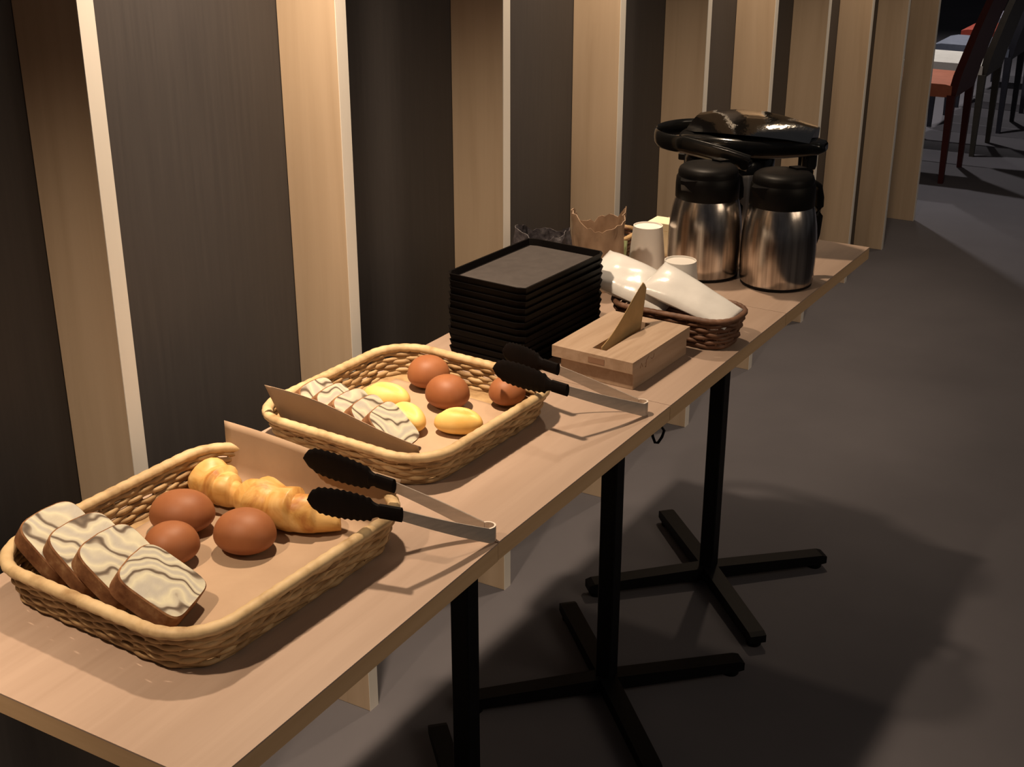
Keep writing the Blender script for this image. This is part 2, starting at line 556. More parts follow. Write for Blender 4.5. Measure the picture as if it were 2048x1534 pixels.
def make_basket(name, a, b, r, h, rows, flare, stakes, mat, rim_mat, srad, rim_r, loc, rz, samples=288, wrap=70):
    root = empty(name, loc, rz)
    z0 = 0.003
    # woven floor
    fl = MB()
    pts, _ = rrect(a, b, r, 64)
    fl.loft([[(p[0], p[1], 0.001) for p, q in pts], [(p[0], p[1], 0.0055) for p, q in pts]])
    fl.build('base', mat, root)
    for k in range(rows):
        t = k / (rows - 1)
        z = z0 + srad + (h - 2 * srad - rim_r) * t
        aa, bb, rr = a + flare * t, b + flare * t, r + flare * t
        pts, tot = rrect(aa, bb, rr, samples)
        path, rad = [], []
        ph = PI * (k % 2) + random.uniform(-0.25, 0.25)
        for i, (p, q) in enumerate(pts):
            u = i / samples
            w_ = 0.0017 * math.sin(2 * PI * stakes / 2 * u + ph)
            zz = z + 0.0009 * math.sin(2 * PI * 5 * u + k * 2.1) + 0.0006 * math.sin(2 * PI * 13 * u + k * 1.3)
            path.append((p[0] + q[0] * w_, p[1] + q[1] * w_, zz))
            rad.append(srad * (1 + 0.10 * math.sin(2 * PI * 9 * u + 4.1 * k)))
        MB().tube(path, rad, 7, closed=True).build('strand', mat, root, smooth='all')
    # uprights
    st = MB()
    pa, _ = rrect(a, b, r, stakes)
    pb, _ = rrect(a + flare, b + flare, r + flare, stakes)
    for (p, q), (p2, q2) in zip(pa, pb):
        st.tube([(p[0], p[1], 0.004), (p2[0], p2[1], h - rim_r)], 0.0021, 6)
    st.build('uprights', mat, root, smooth=True, kind='stuff')
    # rim: core with a wrapped binding
    rr = MB()
    n = wrap * 8
    pts, _ = rrect(a + flare + 0.001, b + flare + 0.001, r + flare, n)
    core = [(p[0], p[1], h - rim_r * 0.7) for p, q in pts]
    rad = [rim_r * (0.94 + 0.10 * abs(math.sin(PI * (i / 8.0)))) for i in range(n)]
    rr.tube(core, rad, 10, closed=True, flat=(0.85, 1.0))
    rr.build('rim', rim_mat, root, smooth='all')
    return root


B1 = (0.284, -1.190, TZ)
B2 = (0.262, -0.760, TZ)
bk = make_basket('bread_basket', 0.145, 0.167, 0.052, 0.054, 8, 0.010, 62, 'wicker', 'wicker_rim', 0.0035, 0.0075, B1, -0.045)
tag(bk, 'tan woven bread basket nearest the camera, holding croissants and cake slices', 'basket', 'woven bread baskets')
bk2 = make_basket('bread_basket', 0.138, 0.150, 0.05, 0.049, 7, 0.010, 58, 'wicker', 'wicker_rim', 0.0035, 0.0075, B2, -0.06)
tag(bk2, 'brightly lit tan woven bread basket in front of the black trays', 'basket', 'woven bread baskets')

# ---- parchment sheets


def rot2(x, y, a):
    return x * math.cos(a) - y * math.sin(a), x * math.sin(a) + y * math.cos(a)


def liner1(u, v):
    # u across (x), v from near end to the upright far flap
    x = -0.128 + 0.256 * u
    fl = 0.302
    L = v * 0.368
    wav = 0.0007 * math.sin(9 * u + 3 * v) + 0.0005 * math.sin(14 * v + 2 * u)
    if L < fl - 0.02:
        return (x, -0.145 + L, 0.0072 + wav)
    R_ = 0.025
    s = L - (fl - 0.02)
    if s < R_ * 1.35:
        t = s / R_
        return (x, -0.145 + fl - 0.02 + R_ * math.sin(t), 0.0072 + wav + R_ * (1 - math.cos(t)))
    t = 1.35
    e = s - R_ * t
    y = -0.145 + fl - 0.02 + R_ * math.sin(t) + e * math.cos(t)
    z = 0.0072 + R_ * (1 - math.cos(t)) + e * math.sin(t) * (0.95 + 0.10 * (1 - u))
    y += 0.004 * math.sin(5 * u + 0.6) * (e / 0.06)
    return (x * (1 + 0.12 * e / 0.06), y, z)


o = MB().sheet(liner1, 24, 40, 0.0006).build('parchment_sheet', 'kraft', None, smooth='all', loc=B1, rot=(0, 0, -0.045))
tag(o, 'brown parchment sheet lining the nearest basket, its far end standing up behind the croissants', 'paper', 'parchment sheets')


def liner2(u, v):
    # v from the upright near flap to the far end
    x = -0.116 + 0.236 * u
    top = 0.090 - 0.036 * u + 0.004 * math.sin(6 * u)
    up_l = top / 0.95
    R_ = 0.018
    tmax = 1.30
    tot = up_l + R_ * tmax + 0.225
    s = v * tot
    yb = -0.128
    zc = 0.0072
    if s < up_l:
        e = up_l - s
        y = yb + R_ - R_ * math.sin(tmax) - e * math.cos(tmax)
        z = zc + R_ * (1 - math.cos(tmax)) + e * math.sin(tmax) * 0.72
        y += 0.006 * math.sin(3.2 * u + 0.2) * (e / 0.06)
        x2 = x * (1 + 0.05 * e / 0.06)
        return (x2, y, z)
    s -= up_l
    if s < R_ * tmax:
        t = tmax - s / R_
        return (x, yb + R_ - R_ * math.sin(t), zc + R_ * (1 - math.cos(t)))
    s -= R_ * tmax
    wav = 0.0007 * math.sin(8 * u + 20 * s)
    return (x, yb + R_ + s, zc + wav * min(1, s / 0.02))


o = MB().sheet(liner2, 24, 44, 0.0006).build('parchment_sheet', 'kraft', None, smooth='all', loc=B2, rot=(0, 0, -0.06))
tag(o, 'brown parchment sheet in the brightly lit basket, folded up in front of its cake slices', 'paper', 'parchment sheets')

# ---- breads
FLR = TZ + 0.0085


def blob(fn, nu=40, nv=24):
    V, F = [], []
    for j in range(nv + 1):
        th = PI * j / nv
        for i in range(nu):
            V.append(fn(2 * PI * i / nu, th))
    for j in range(nv):
        for i in range(nu):
            k = (i + 1) % nu
            F.append((j * nu + i, (j + 1) * nu + i, (j + 1) * nu + k, j * nu + k))
    return V, F


def bun(x, y, rx, ry, h, rz, label, seed):
    rnd = random.Random(seed)
    p1, p2 = rnd.uniform(0, 6), rnd.uniform(0, 6)

    def fn(ph, th):
        c = math.cos(th)
        z = c if c > 0 else c * 0.62
        k = 1 + 0.02 * math.sin(2 * ph + p1) + 0.012 * math.sin(3 * ph + p2)
        s = math.sin(th) ** 0.86 if 0 < th < PI else 0
        return (rx * s * math.cos(ph) * k, ry * s * math.sin(ph) * k, h * 0.62 * (z + 0.62))
    V, F = blob(fn)
    b_ = MB().add(V, F).build('bread_roll', 'bun', None, smooth='all', loc=(x, y, FLR), rot=(0, 0, rz))
    return tag(b_, label, 'bread', 'glossy brown bread rolls')


bun(0.207, -1.151, 0.038, 0.034, 0.047, 0.3, 'glossy brown bread roll beside the first croissant in the nearest basket', 1)
bun(0.248, -1.212, 0.031, 0.031, 0.045, 0.2, 'glossy brown bread roll half hidden behind the front marble cake slice', 2)
bun(0.302, -1.150, 0.036, 0.034, 0.047, 0.1, 'glossy brown bread roll alone in the middle of the nearest basket', 3)
bun(0.214, -0.640, 0.031, 0.032, 0.046, 0.1, 'farther of two touching brown bread rolls in the brightly lit basket', 4)
bun(0.280, -0.690, 0.033, 0.031, 0.046, 0.2, 'nearer of two touching brown bread rolls in the brightly lit basket', 5)
bun(0.348, -0.638, 0.027, 0.027, 0.040, 0.0, 'small brown bread roll beneath the tongs in the brightly lit basket', 6)


def croissant(x, y, length, rad, bend, rz, label, seed, z=0.0):
    rnd = random.Random(seed)
    n, sg = 60, 22
    rings = []
    for i in range(n + 1):
        t = i / n
        u = (t - 0.5) * 2
        a = u * bend
        R_ = length / (2 * bend)
        cx, cy = R_ * math.sin(a), R_ * (1 - math.cos(a))
        saw = (t * 6.0) % 1.0
        stepk = 1.0 - 0.16 * (saw if u < 0 else 1 - saw)
        r_ = rad * (0.16 + 0.84 * math.cos(u * PI / 2 * 0.97) ** 0.62) * stepk
        ring = []
        for k in range(sg):
            b_ = 2 * PI * k / sg
            rr_ = r_ * (1 + 0.05 * math.sin(3 * b_ + 9 * t + seed))
            off = rr_ * math.cos(b_)
            zz = r_ * 0.9 + rr_ * 0.92 * math.sin(b_)
            ring.append((cx - math.sin(a) * off, cy + math.cos(a) * off - R_ * (1 - math.cos(bend)) / 2, max(0.0, zz)))
        rings.append(ring)
    b_ = MB().loft(rings).build('croissant', 'croissant', None, smooth='all', loc=(x, y, FLR + z), rot=(0, 0, rz))
    return tag(b_, label, 'croissant', 'golden croissants')


croissant(0.192, -1.067, 0.092, 0.029, 0.75, -0.25, 'golden croissant against the back rim of the nearest basket', 1)
croissant(0.296, -1.074, 0.158, 0.031, 0.65, 0.02, 'long golden croissant lying under the black tong heads', 2)


def yroll(x, y, rx, ry, h, rz, label, seed):
    def fn(ph, th):
        c = math.cos(th)
        z = c if c > 0 else c * 0.6
        s = math.sin(th) ** 0.8 if 0 < th < PI else 0
        px, py = rx * s * math.cos(ph), ry * s * math.sin(ph)
        groove = math.exp(-((py + 0.15 * px) / (ry * 0.20)) ** 2) * (1 - (px / rx) ** 2)
        zz = h * 0.62 * (z + 0.6)
        if c > 0:
            zz -= 0.010 * groove * c
        k = 1 + 0.03 * math.sin(3 * ph + seed)
        return (px * k, py * k, zz)
    V, F = blob(fn, 48, 30)
    b_ = MB().add(V, F).build('split_roll', 'roll', None, smooth='all', loc=(x, y, FLR), rot=(0, 0, rz))
    return tag(b_, label, 'bread', 'pale yellow split rolls')


yroll(0.206, -0.738, 0.036, 0.025, 0.036, 0.15, 'pale yellow split roll farthest back, near the brown rolls', 1)
yroll(0.270, -0.785, 0.036, 0.026, 0.036, -0.25, 'pale yellow split roll touching the marble cake slices', 2)
yroll(0.341, -0.757, 0.034, 0.023, 0.034, 0.35, 'pale yellow split roll closest to the front rim', 3)


def slice_mesh(w, hgt, th):
    """loaf slice: w along y, hgt along z, thickness along x; material 0 crumb, 1 crust"""
    out = []
    n = 36
    for i in range(n):
        a = 2 * PI * i / n
        c, s = math.cos(a), math.sin(a)
        e = 0.36
        yy = w / 2 * math.copysign(abs(c) ** e, c)
        zz = hgt / 2 * math.copysign(abs(s) ** e, s)
        if zz > 0:
            zz *= 1.0 + 0.10 * (1 - (yy / (w / 2)) ** 2)
        out.append((yy, zz + hgt / 2))
    mb = MB()
    xs = [-th / 2, -th / 2 + 0.0015, th / 2 - 0.0015, th / 2]
    V = []
    for k, x in enumerate(xs):
        sc = 0.965 if k in (0, 3) else 1.0
        for (yy, zz) in out:
            V.append((x, yy * sc, (zz - hgt / 2) * sc + hgt / 2))
    F = []
    for k in range(3):
        for i in range(n):
            j = (i + 1) % n
            F.append((k * n + i, k * n + j, (k + 1) * n + j, (k + 1) * n + i))
    mb.add(V, F, 1)
    mb.add(V[:n], [tuple(range(n - 1, -1, -1))], 0)
    mb.add(V[3 * n:], [tuple(range(n))], 0)
    return mb


def cake_row(spots, w, hgt, th, labels, group, rz0):
    first = None
    for k, (x, y, z, lean, yaw) in enumerate(spots):
        if first is None:
            first = slice_mesh(w, hgt, th).build('cake_slice', ['marble', 'crust'], None, smooth=30)
            o_ = first
        else:
            o_ = bpy.data.objects.new('cake_slice', first.data)
            C.objects.link(o_)
        o_.location = (x, y, z + th / 2 * math.sin(lean) * 0.965)
        o_.rotation_euler = Matrix.Rotation(rz0 + yaw, 4, 'Z').to_euler()
        o_.rotation_euler = (Matrix.Rotation(rz0 + yaw, 3, 'Z') @ Matrix.Rotation(-lean, 3, 'Y')).to_euler()
        tag(o_, labels[k], 'cake', group)


cz = FLR + 0.001
cake_row([(0.196, -1.288, cz + 0.001, 0.93, 0.02), (0.242, -1.291, cz + 0.001, 0.95, -0.03), (0.289, -1.292, cz + 0.001, 0.95, 0.04), (0.350, -1.292, cz + 0.0005, 0.98, 0.30)],
         0.080, 0.079, 0.024,
         ['marble cake slice farthest left, leaning on the back rim of the nearest basket',
          'second marble cake slice from the back rim of the nearest basket',
          'marble cake slice just behind the front slice in the nearest basket',
          'front marble cake slice showing its broad cream face with dark swirls'],
         'marble cake slices in the nearest basket', 0.0)
cake_row([(0.190, -0.838, cz, 0.72, 0.0), (0.222, -0.842, cz, 0.72, 0.05), (0.254, -0.846, cz, 0.74, -0.04), (0.286, -0.850, cz, 0.74, 0.06), (0.320, -0.853, cz, 0.80, 0.12)],
         0.066, 0.065, 0.020,
         ['marble cake slice leaning on the back rim behind the folded parchment',
          'second marble cake slice from the back rim behind the folded parchment',
          'middle marble cake slice of the row behind the folded parchment',
          'second marble cake slice from the front behind the folded parchment',
          'front marble cake slice behind the folded parchment, beside the yellow rolls'],
         'marble cake slices in the brightly lit basket', -0.05)

# ------------------------------------------------------------------ tongs


def make_tongs(hinge, tipsA, tipsB, label):
    """hinge: bend position; each tips = (head start, head tip) with world coords; blades stand on edge"""
    root = empty('serving_tongs', (hinge[0], hinge[1], TZ))
    H = Vector(hinge)
    org = Vector((hinge[0], hinge[1], TZ))
    tag(root, label, 'tongs', 'serving tongs with black heads')
    sA, eA = Vector(tipsA[0]), Vector(tipsA[1])
    sB, eB = Vector(tipsB[0]), Vector(tipsB[1])
    mid = ((sA + sB) / 2 - H)
    mid.z = 0
    mid.normalize()
    side = Vector((-mid.y, mid.x, 0))
    if side.dot(sA - sB) < 0:
        side = -side

    def strip(path, hh, th):
        """vertical strip: path of (point, half height)"""
        V = []
        n = len(path)
        for i, p in enumerate(path):
            a = path[max(i - 1, 0)]
            b_ = path[min(i + 1, n - 1)]
            t = (b_ - a)
            t.z = 0
            t.normalize()
            nn = Vector((-t.y, t.x, 0)) * th / 2
            h_ = hh[i] if isinstance(hh, list) else hh
            q = p - org
            V.append([q - nn + Vector((0, 0, -h_)), q + nn + Vector((0, 0, -h_)), q + nn + Vector((0, 0, h_)), q - nn + Vector((0, 0, h_))])
        return V
    for s_, sg in ((sA, 1), (sB, -1)):
        path, hh = [], []
        w = 0.0085
        base = H + side * sg * w + mid * 0.012
        for i in range(14):
            t = i / 13
            p = base.lerp(s_, t)
            p = p + side * sg * 0.004 * math.sin(PI * t)
            path.append(p)
            hh.append(0.0098 - 0.0032 * t)
        rings = strip(path, hh, 0.0022)
        MB().loft(rings).build('arm', 'tong_steel', root, smooth=30)
    # spring bend at the end
    path = []
    for i in range(13):
        a = -PI / 2 + PI * i / 12
        path.append(H + side * (0.0085 * math.sin(a)) + mid * (0.012 - 0.010 * math.cos(a)))
    MB().loft(strip(path, 0.0098, 0.0022)).build('spring_bend', 'tong_steel', root, smooth=30)
    for s_, e_ in ((sA, eA), (sB, eB)):
        d = (e_ - s_)
        L = d.length
        d.normalize()
        nrm = Vector((-d.y, d.x, 0)).normalized()
        up = d.cross(nrm)
        if up.z < 0:
            up = -up
        n = 96
        rings = []
        for i in range(n + 1):
            t = i / n
            x = -0.006 + t * (L + 0.006)
            if x < 0.030:
                hgt = 0.0080 + 0.0012 * (x < 0.02)
                if x > 0.02:
                    k = (x - 0.02) / 0.01
                    hgt = 0.0080 + k * k * 0.004
            else:
                k = (x - 0.030) / (L - 0.030)
                env = max(0.0, 1 - (2 * k - 1.0) ** 2 / 1.75)
                hgt = 0.0085 + 0.0095 * env ** 0.7
                hgt += 0.0008 * math.sin(2 * PI * 10 * k)
                if k > 0.78:
                    hgt *= math.sqrt(max(0.004, 1 - ((k - 0.78) / 0.2202) ** 2))
            th = 0.0034 if x > 0.03 else 0.0045
            cup = 0.004 * math.sin(PI * min(1, max(0, (x - 0.03) / (L - 0.03))))
            c = s_ + d * x - org + nrm * cup * 0
            ring = []
            for k2 in range(12):
                b_ = 2 * PI * k2 / 12
                ring.append(c + nrm * (th * math.cos(b_)) + up * (hgt * math.sin(b_)))
            rings.append(ring)
        MB().loft(rings).build('tong_head', 'nylon', root, smooth=35)
    return root


make_tongs((0.530, -0.974, TZ + 0.0105), ((0.478, -1.099, 0.7965), (0.374, -1.122, 0.799)), ((0.431, -1.045, 0.7965), (0.304, -1.040, 0.799)),
           'steel tongs with black heads resting on the nearest basket')
make_tongs((0.531, -0.552, TZ + 0.0105), ((0.464, -0.684, 0.791), (0.344, -0.668, 0.793)), ((0.417, -0.623, 0.791), (0.322, -0.604, 0.793)),
           'steel tongs with black heads resting on the brightly lit basket')

# ------------------------------------------------------------------ tray stack
TW, TL = 0.149, 0.238


def make_tray(mat_top):
    root = empty('serving_tray', (0, 0, 0))
    n = 48
    body = MB()

    def ring(a, b_, r, z):
        pts, _ = rrect(a, b_, r, n)
        return [(p[0], p[1], z) for p, q in pts]
    a, b_ = TW / 2, TL / 2
    body.loft([ring(a - 0.004, b_ - 0.004, 0.006, 0.0), ring(a, b_, 0.006, 0.0142), ring(a - 0.003, b_ - 0.003, 0.005, 0.0142), ring(a - 0.0055, b_ - 0.0055, 0.005, 0.0045)])
    body.build('tray_body', 'tray', root, smooth=30)
    if mat_top:
        MB().loft([ring(a - 0.010, b_ - 0.010, 0.004, 0.0045), ring(a - 0.010, b_ - 0.010, 0.004, 0.0052)]).build('antislip_mat', 'tray_mat', root)
    return root


NT = 12
pitch = (0.138 - 0.0142) / (NT - 1)
proto = make_tray(False)
for k in range(NT):
    if k == NT - 1:
        t = make_tray(True)
        tag(t, 'topmost black tray of the stack, its grey inner surface showing', 'tray', 'stacked black trays')
    else:
        t = proto if k == 0 else copy_tree(proto)
        tag(t, 'black tray in the stack below the topmost black tray', 'tray', 'stacked black trays')
    t.location = (0.241 + random.uniform(-0.0015, 0.0015), -0.392 + random.uniform(-0.0015, 0.0015), TZ + 0.0005 + k * pitch)
    t.rotation_euler = (0, 0, -0.085 + random.uniform(-0.008, 0.008))

# ------------------------------------------------------------------ napkin box
nb = empty('napkin_box', (0.4130, -0.394, TZ), -0.055)
tag(nb, 'low wooden napkin box with a lid, tan napkin poking out', 'box')
MB().box(-0.058, 0.068, -0.088, 0.090, 0.0, 0.028, bev=0.0008).build('body', 'box_wood', nb)
lid = MB()
# lid with a slot: four boards around it
lid.box(-0.070, -0.012, -0.095, 0.095, 0.028, 0.046)
lid.box(0.012, 0.070, -0.095, 0.095, 0.028, 0.046)
lid.box(-0.012, 0.012, -0.095, -0.072, 0.028, 0.046)
lid.box(-0.012, 0.012, 0.072, 0.095, 0.028, 0.046)
lo = lid.build('lid', 'box_wood', nb)
for pts_ in ([(0.0, 0.032), (0.004, 0.037), (0.002, 0.026)], [(0.004, 0.037), (0.011, 0.041)], [(0.018, 0.036), (0.022, 0.033), (0.027, 0.035), (0.028, 0.040)], [(-0.008, 0.030), (-0.012, 0.037), (-0.016, 0.030)]):
    MB().tube([(0.0698, y - 0.055, z) for y, z in pts_], 0.0007, 6).build('pen_mark', 'box_stamp', lo)
MB().box(-0.006, 0.022, -0.0954, -0.0950, 0.032, 0.041).build('stamp', 'box_stamp', lo)


def nap(u, v):
    # upright napkin corner pulled through the slot
    y = -0.066 + 0.132 * u
    hmax = 0.002 + 0.078 * u ** 1.15
    if u > 0.93:
        hmax *= 1.0 - 0.25 * (u - 0.93) / 0.07
    z = 0.030 + (0.016 + hmax) * v
    x = 0.003 * math.sin(4 * u + 1) + 0.010 * v * (u - 0.2)
    return (x, y, z)


no = MB().sheet(nap, 24, 10, 0.0006).build('paper_napkin', 'napkin', None, smooth='all', loc=nb.location, rot=(0, 0, -0.055))
tag(no, 'tan paper napkin standing up from the wooden box slot', 'napkin')

# ------------------------------------------------------------------ brown basket with wrapped packets
bb = make_basket('oval_basket', 0.098, 0.042, 0.034, 0.056, 7, 0.010, 30, 'wicker_dark', 'wicker_dark', 0.0036, 0.0052, (0.437, -0.231, TZ), -0.02, samples=200, wrap=50)
tag(bb, 'small dark brown wicker basket holding white wrapped packets', 'basket')


def packet(lx, ly, lz, loc, rot, label, taper=0.0):
    nu, nv = 30, 18
    top, bot = [], []
    mb = MB()

    def ht(u, v):
        a = max(0.0, 1 - abs(u) ** 3.0) ** 0.6
        b_ = max(0.0, 1 - abs(v) ** 2.6) ** 0.55
        w_ = 1 + 0.05 * math.sin(9 * u + 2 * v) + 0.04 * math.sin(7 * v - 5 * u)
        return a * b_ * lz / 2 * w_ * (1 - taper * (u + 1) / 2)
    V, F = [], []
    for s_ in (1, -1):
        for i in range(nu + 1):
            for j in range(nv + 1):
                u, v = -1 + 2 * i / nu, -1 + 2 * j / nv
                k = 1 - taper * 0.55 * (u + 1) / 2
                V.append((u * lx / 2, v * ly / 2 * k, s_ * (ht(u, v) + 0.0006)))
    N = (nu + 1) * (nv + 1)
    for i in range(nu):
        for j in range(nv):
            a = i * (nv + 1) + j
            b_, c, d = a + nv + 1, a + nv + 2, a + 1
            F.append((a, b_, c, d))
            F.append((a + N, d + N, c + N, b_ + N))
    edge = [i * (nv + 1) for i in range(nu + 1)] + [nu * (nv + 1) + j for j in range(1, nv + 1)] + \
           [i * (nv + 1) + nv for i in range(nu - 1, -1, -1)] + [j for j in range(nv - 1, 0, -1)]
    for k in range(len(edge)):
        a, b_ = edge[k], edge[(k + 1) % len(edge)]
        F.append((b_, a, a + N, b_ + N))
    o_ = mb.add(V, F).build('wrapped_packet', 'film', None, smooth='all', loc=loc, rot=rot)
    return tag(o_, label, 'packet', 'white wrapped packets')


packet(0.150, 0.092, 0.040, (0.356, -0.230, TZ + 0.077), (0.32, 0.27, 0.0), 'glossy white wrapped packet leaning beside the black trays')
packet(0.156, 0.088, 0.034, (0.464, -0.240, TZ + 0.072), (0.32, 0.32, -0.03), 'glossy white wrapped packet sliding into the brown basket, tapering right', 0.55)

# ------------------------------------------------------------------ paper cups, upside down


def cup(x, y, label):
    root = empty('paper_cup', (x, y, TZ))
    h = 0.090
    MB().lathe([(0.0365, 0.002), (0.0275, h), (0.0262, h), (0.0258, h - 0.003), (0.0, h - 0.003)], 48, cap0=False, cap1=False).build('cup_wall', 'cup', root, smooth=35)
    pts = [(0.0365 * math.cos(2 * PI * k / 48), 0.0365 * math.sin(2 * PI * k / 48), 0.0018) for k in range(48)]
    MB().tube(pts, 0.0018, 8, closed=True).build('rolled_rim', 'cup', root, smooth='all')
    tag(root, label, 'cup', 'upside down paper cups')
    return root


cup(0.247, 0.060, 'upside down white paper cup farther back, by the trays')
cup(0.388, -0.114, 'upside down white paper cup right in front of the steel jugs')

# ------------------------------------------------------------------ steel jugs


def make_jug():
    root = empty('thermal_jug', (0, 0, 0))
    MB().lathe([(0.060, 0.0), (0.0655, 0.002), (0.0660, 0.006)], 56).build('foot_ring', 'black_satin', root, smooth=True)
    prof = [(0.0655, 0.006), (0.0672, 0.010), (0.0682, 0.025), (0.0688, 0.045), (0.0687, 0.070), (0.0678, 0.095), (0.0658, 0.115), (0.0628, 0.132), (0.0592, 0.146), (0.0575, 0.150)]
    MB().lathe(prof, 64).build('body', 'steel', root, smooth=50)
    MB().lathe([(0.0572, 0.148), (0.0588, 0.150), (0.0590, 0.174), (0.0580, 0.186), (0.0555, 0.190)], 56).build('collar', 'black_satin', root, smooth=40)
    lid_ = MB().lathe([(0.0555, 0.189), (0.0552, 0.197), (0.0530, 0.203), (0.0470, 0.2075), (0.0300, 0.2105), (0.001, 0.2115)], 48)
    lo_ = lid_.build('lid', 'black_satin', root, smooth=50)
    MB().loft([[(x, s_ * w, z) for (s_, z) in ((-1, z0), (1, z0), (1, z1), (-1, z1))] for (x, w, z0, z1) in
               ((0.020, 0.010, 0.2085, 0.2145), (0.045, 0.011, 0.203, 0.2125), (0.062, 0.010, 0.192, 0.205))]).build('lever', 'black_satin', lo_, smooth=30)
    # pouring lip
    MB().loft([[(-0.050, y, z) for (y, z) in ((-0.020, 0.160), (0.020, 0.160), (0.022, 0.189), (-0.022, 0.189))],
               [(-0.063, y, z) for (y, z) in ((-0.010, 0.172), (0.010, 0.172), (0.012, 0.189), (-0.012, 0.189))],
               [(-0.071, y, z) for (y, z) in ((-0.004, 0.182), (0.004, 0.182), (0.005, 0.189), (-0.005, 0.189))]]).build('pouring_lip', 'black_satin', root, smooth=30)
    path = [(0.056, 0, 0.178), (0.072, 0, 0.180), (0.086, 0, 0.172), (0.093, 0, 0.150), (0.094, 0, 0.115), (0.091, 0, 0.080), (0.084, 0, 0.060), (0.076, 0, 0.052), (0.066, 0, 0.050)]
    # smooth the handle path
    sm_ = []
    for i in range(len(path) - 1):
        for t in (0, 0.5):
            sm_.append(tuple(path[i][k] * (1 - t) + path[i + 1][k] * t for k in range(3)))
    sm_.append(path[-1])
    MB().tube(sm_, 0.008, 12, flat=(0.8, 1.35)).build('handle', 'black_satin', root, smooth=50)
    return root


jb = make_jug()
jb.location = (0.4835, 0.118, TZ)
jb.rotation_euler = (0, 0, math.radians(62))
tag(jb, 'stainless steel thermal jug at right, black collar and handle, nearest the table front', 'jug', 'steel thermal jugs')
ja = copy_tree(jb)
ja.location = (0.3445, 0.103, TZ)
ja.rotation_euler = (0, 0, math.radians(72))
tag(ja, 'stainless steel thermal jug at left, standing behind the paper cup', 'jug', 'steel thermal jugs')

# ------------------------------------------------------------------ pump pot behind the jugs
ap = empty('pump_pot', (0.300, 0.325, TZ))
tag(ap, 'tall steel pump pot with glossy black head and carry handle behind the jugs', 'pump pot')
MB().lathe([(0.088, 0.0), (0.0905, 0.003), (0.0905, 0.014)], 56).build('foot', 'black_satin', ap, smooth=True)
MB().lathe([(0.088, 0.014), (0.0885, 0.018), (0.0885, 0.150), (0.087, 0.158)], 64).build('body', 'steel', ap, smooth=50)
MB().lathe([(0.0865, 0.156), (0.0900, 0.158), (0.0900, 0.176), (0.087, 0.182)], 56).build('neck', 'black_gloss', ap, smooth=40)


def sring(x, zc, hy, hz, e=0.5, n=40, yc=0.0):
    r_ = []
    for k in range(n):
        a = 2 * PI * k / n
        c, s = math.cos(a), math.sin(a)
        r_.append((x, yc + hy * math.copysign(abs(c) ** e, c), zc + hz * math.copysign(abs(s) ** e, s)))
    return r_


head = MB()
head.loft([sring(-0.094, 0.196, 0.030, 0.014), sring(-0.088, 0.197, 0.056, 0.019), sring(-0.060, 0.199, 0.078, 0.022), sring(-0.02, 0.200, 0.086, 0.024),
           sring(0.04, 0.200, 0.084, 0.024), sring(0.085, 0.199, 0.066, 0.022), sring(0.125, 0.200, 0.044, 0.020), sring(0.165, 0.203, 0.034, 0.016), sring(0.186, 0.204, 0.027, 0.012), sring(0.192, 0.204, 0.020, 0.008)])
hd = head.build('head', 'black_gloss', ap, smooth=55, loc=(0, 0, 0.010))
# reflective pump lid on top
lidm = MB()
lidm.loft([[(x, y * hy, z) for (y, z) in ((-1, z0 - 0.002), (-0.8, z0 + 0.003), (-0.3, z0 + 0.011), (0.3, z0 + 0.018), (0.8, z0 + 0.021), (1, z0 + 0.017), (0.8, z0 - 0.006), (-0.8, z0 - 0.006))]
           for (x, hy, z0) in ((-0.080, 0.040, 0.2190), (-0.050, 0.068, 0.2240), (0.0, 0.078, 0.2285), (0.05, 0.075, 0.2290), (0.09, 0.060, 0.2265), (0.13, 0.043, 0.2225), (0.170, 0.030, 0.2170))])
lidm.build('pump_lid', 'chrome', hd, smooth=50)
MB().lathe([(0.016, 0.160), (0.018, 0.166), (0.018, 0.190)], 24).build('spout', 'black_gloss', hd, smooth=40, loc=(0.160, 0, 0))
# folded carry handle: flat loop round the head
hp = []
for i in range(33):
    a = PI / 2 + PI * i / 32
    hp.append((-0.060 + 0.092 * math.cos(a), 0.098 * math.sin(a), 0.203 - 0.0 * i))
hp = [(0.075, 0.094, 0.180), (0.03, 0.0975, 0.190)] + hp + [(0.03, -0.0975, 0.190), (0.075, -0.094, 0.180)]
MB().tube(hp, 0.0065, 12, flat=(2.5, 0.75)).build('carry_handle', 'black_gloss', ap, smooth=50, loc=(0, 0, 0.008))
for s_ in (-1, 1):
    MB().tube([(0.068, s_ * 0.080, 0.186), (0.068, s_ * 0.1015, 0.186)], 0.010, 16).build('pivot', 'black_gloss', ap, smooth=40)
for z in (0.118, 0.166):
    MB().box(-0.106, -0.086, -0.012, 0.012, z - 0.007, z + 0.007, bev=0.002).build('lug', 'black_satin', ap)

# ------------------------------------------------------------------ odds and ends at the back


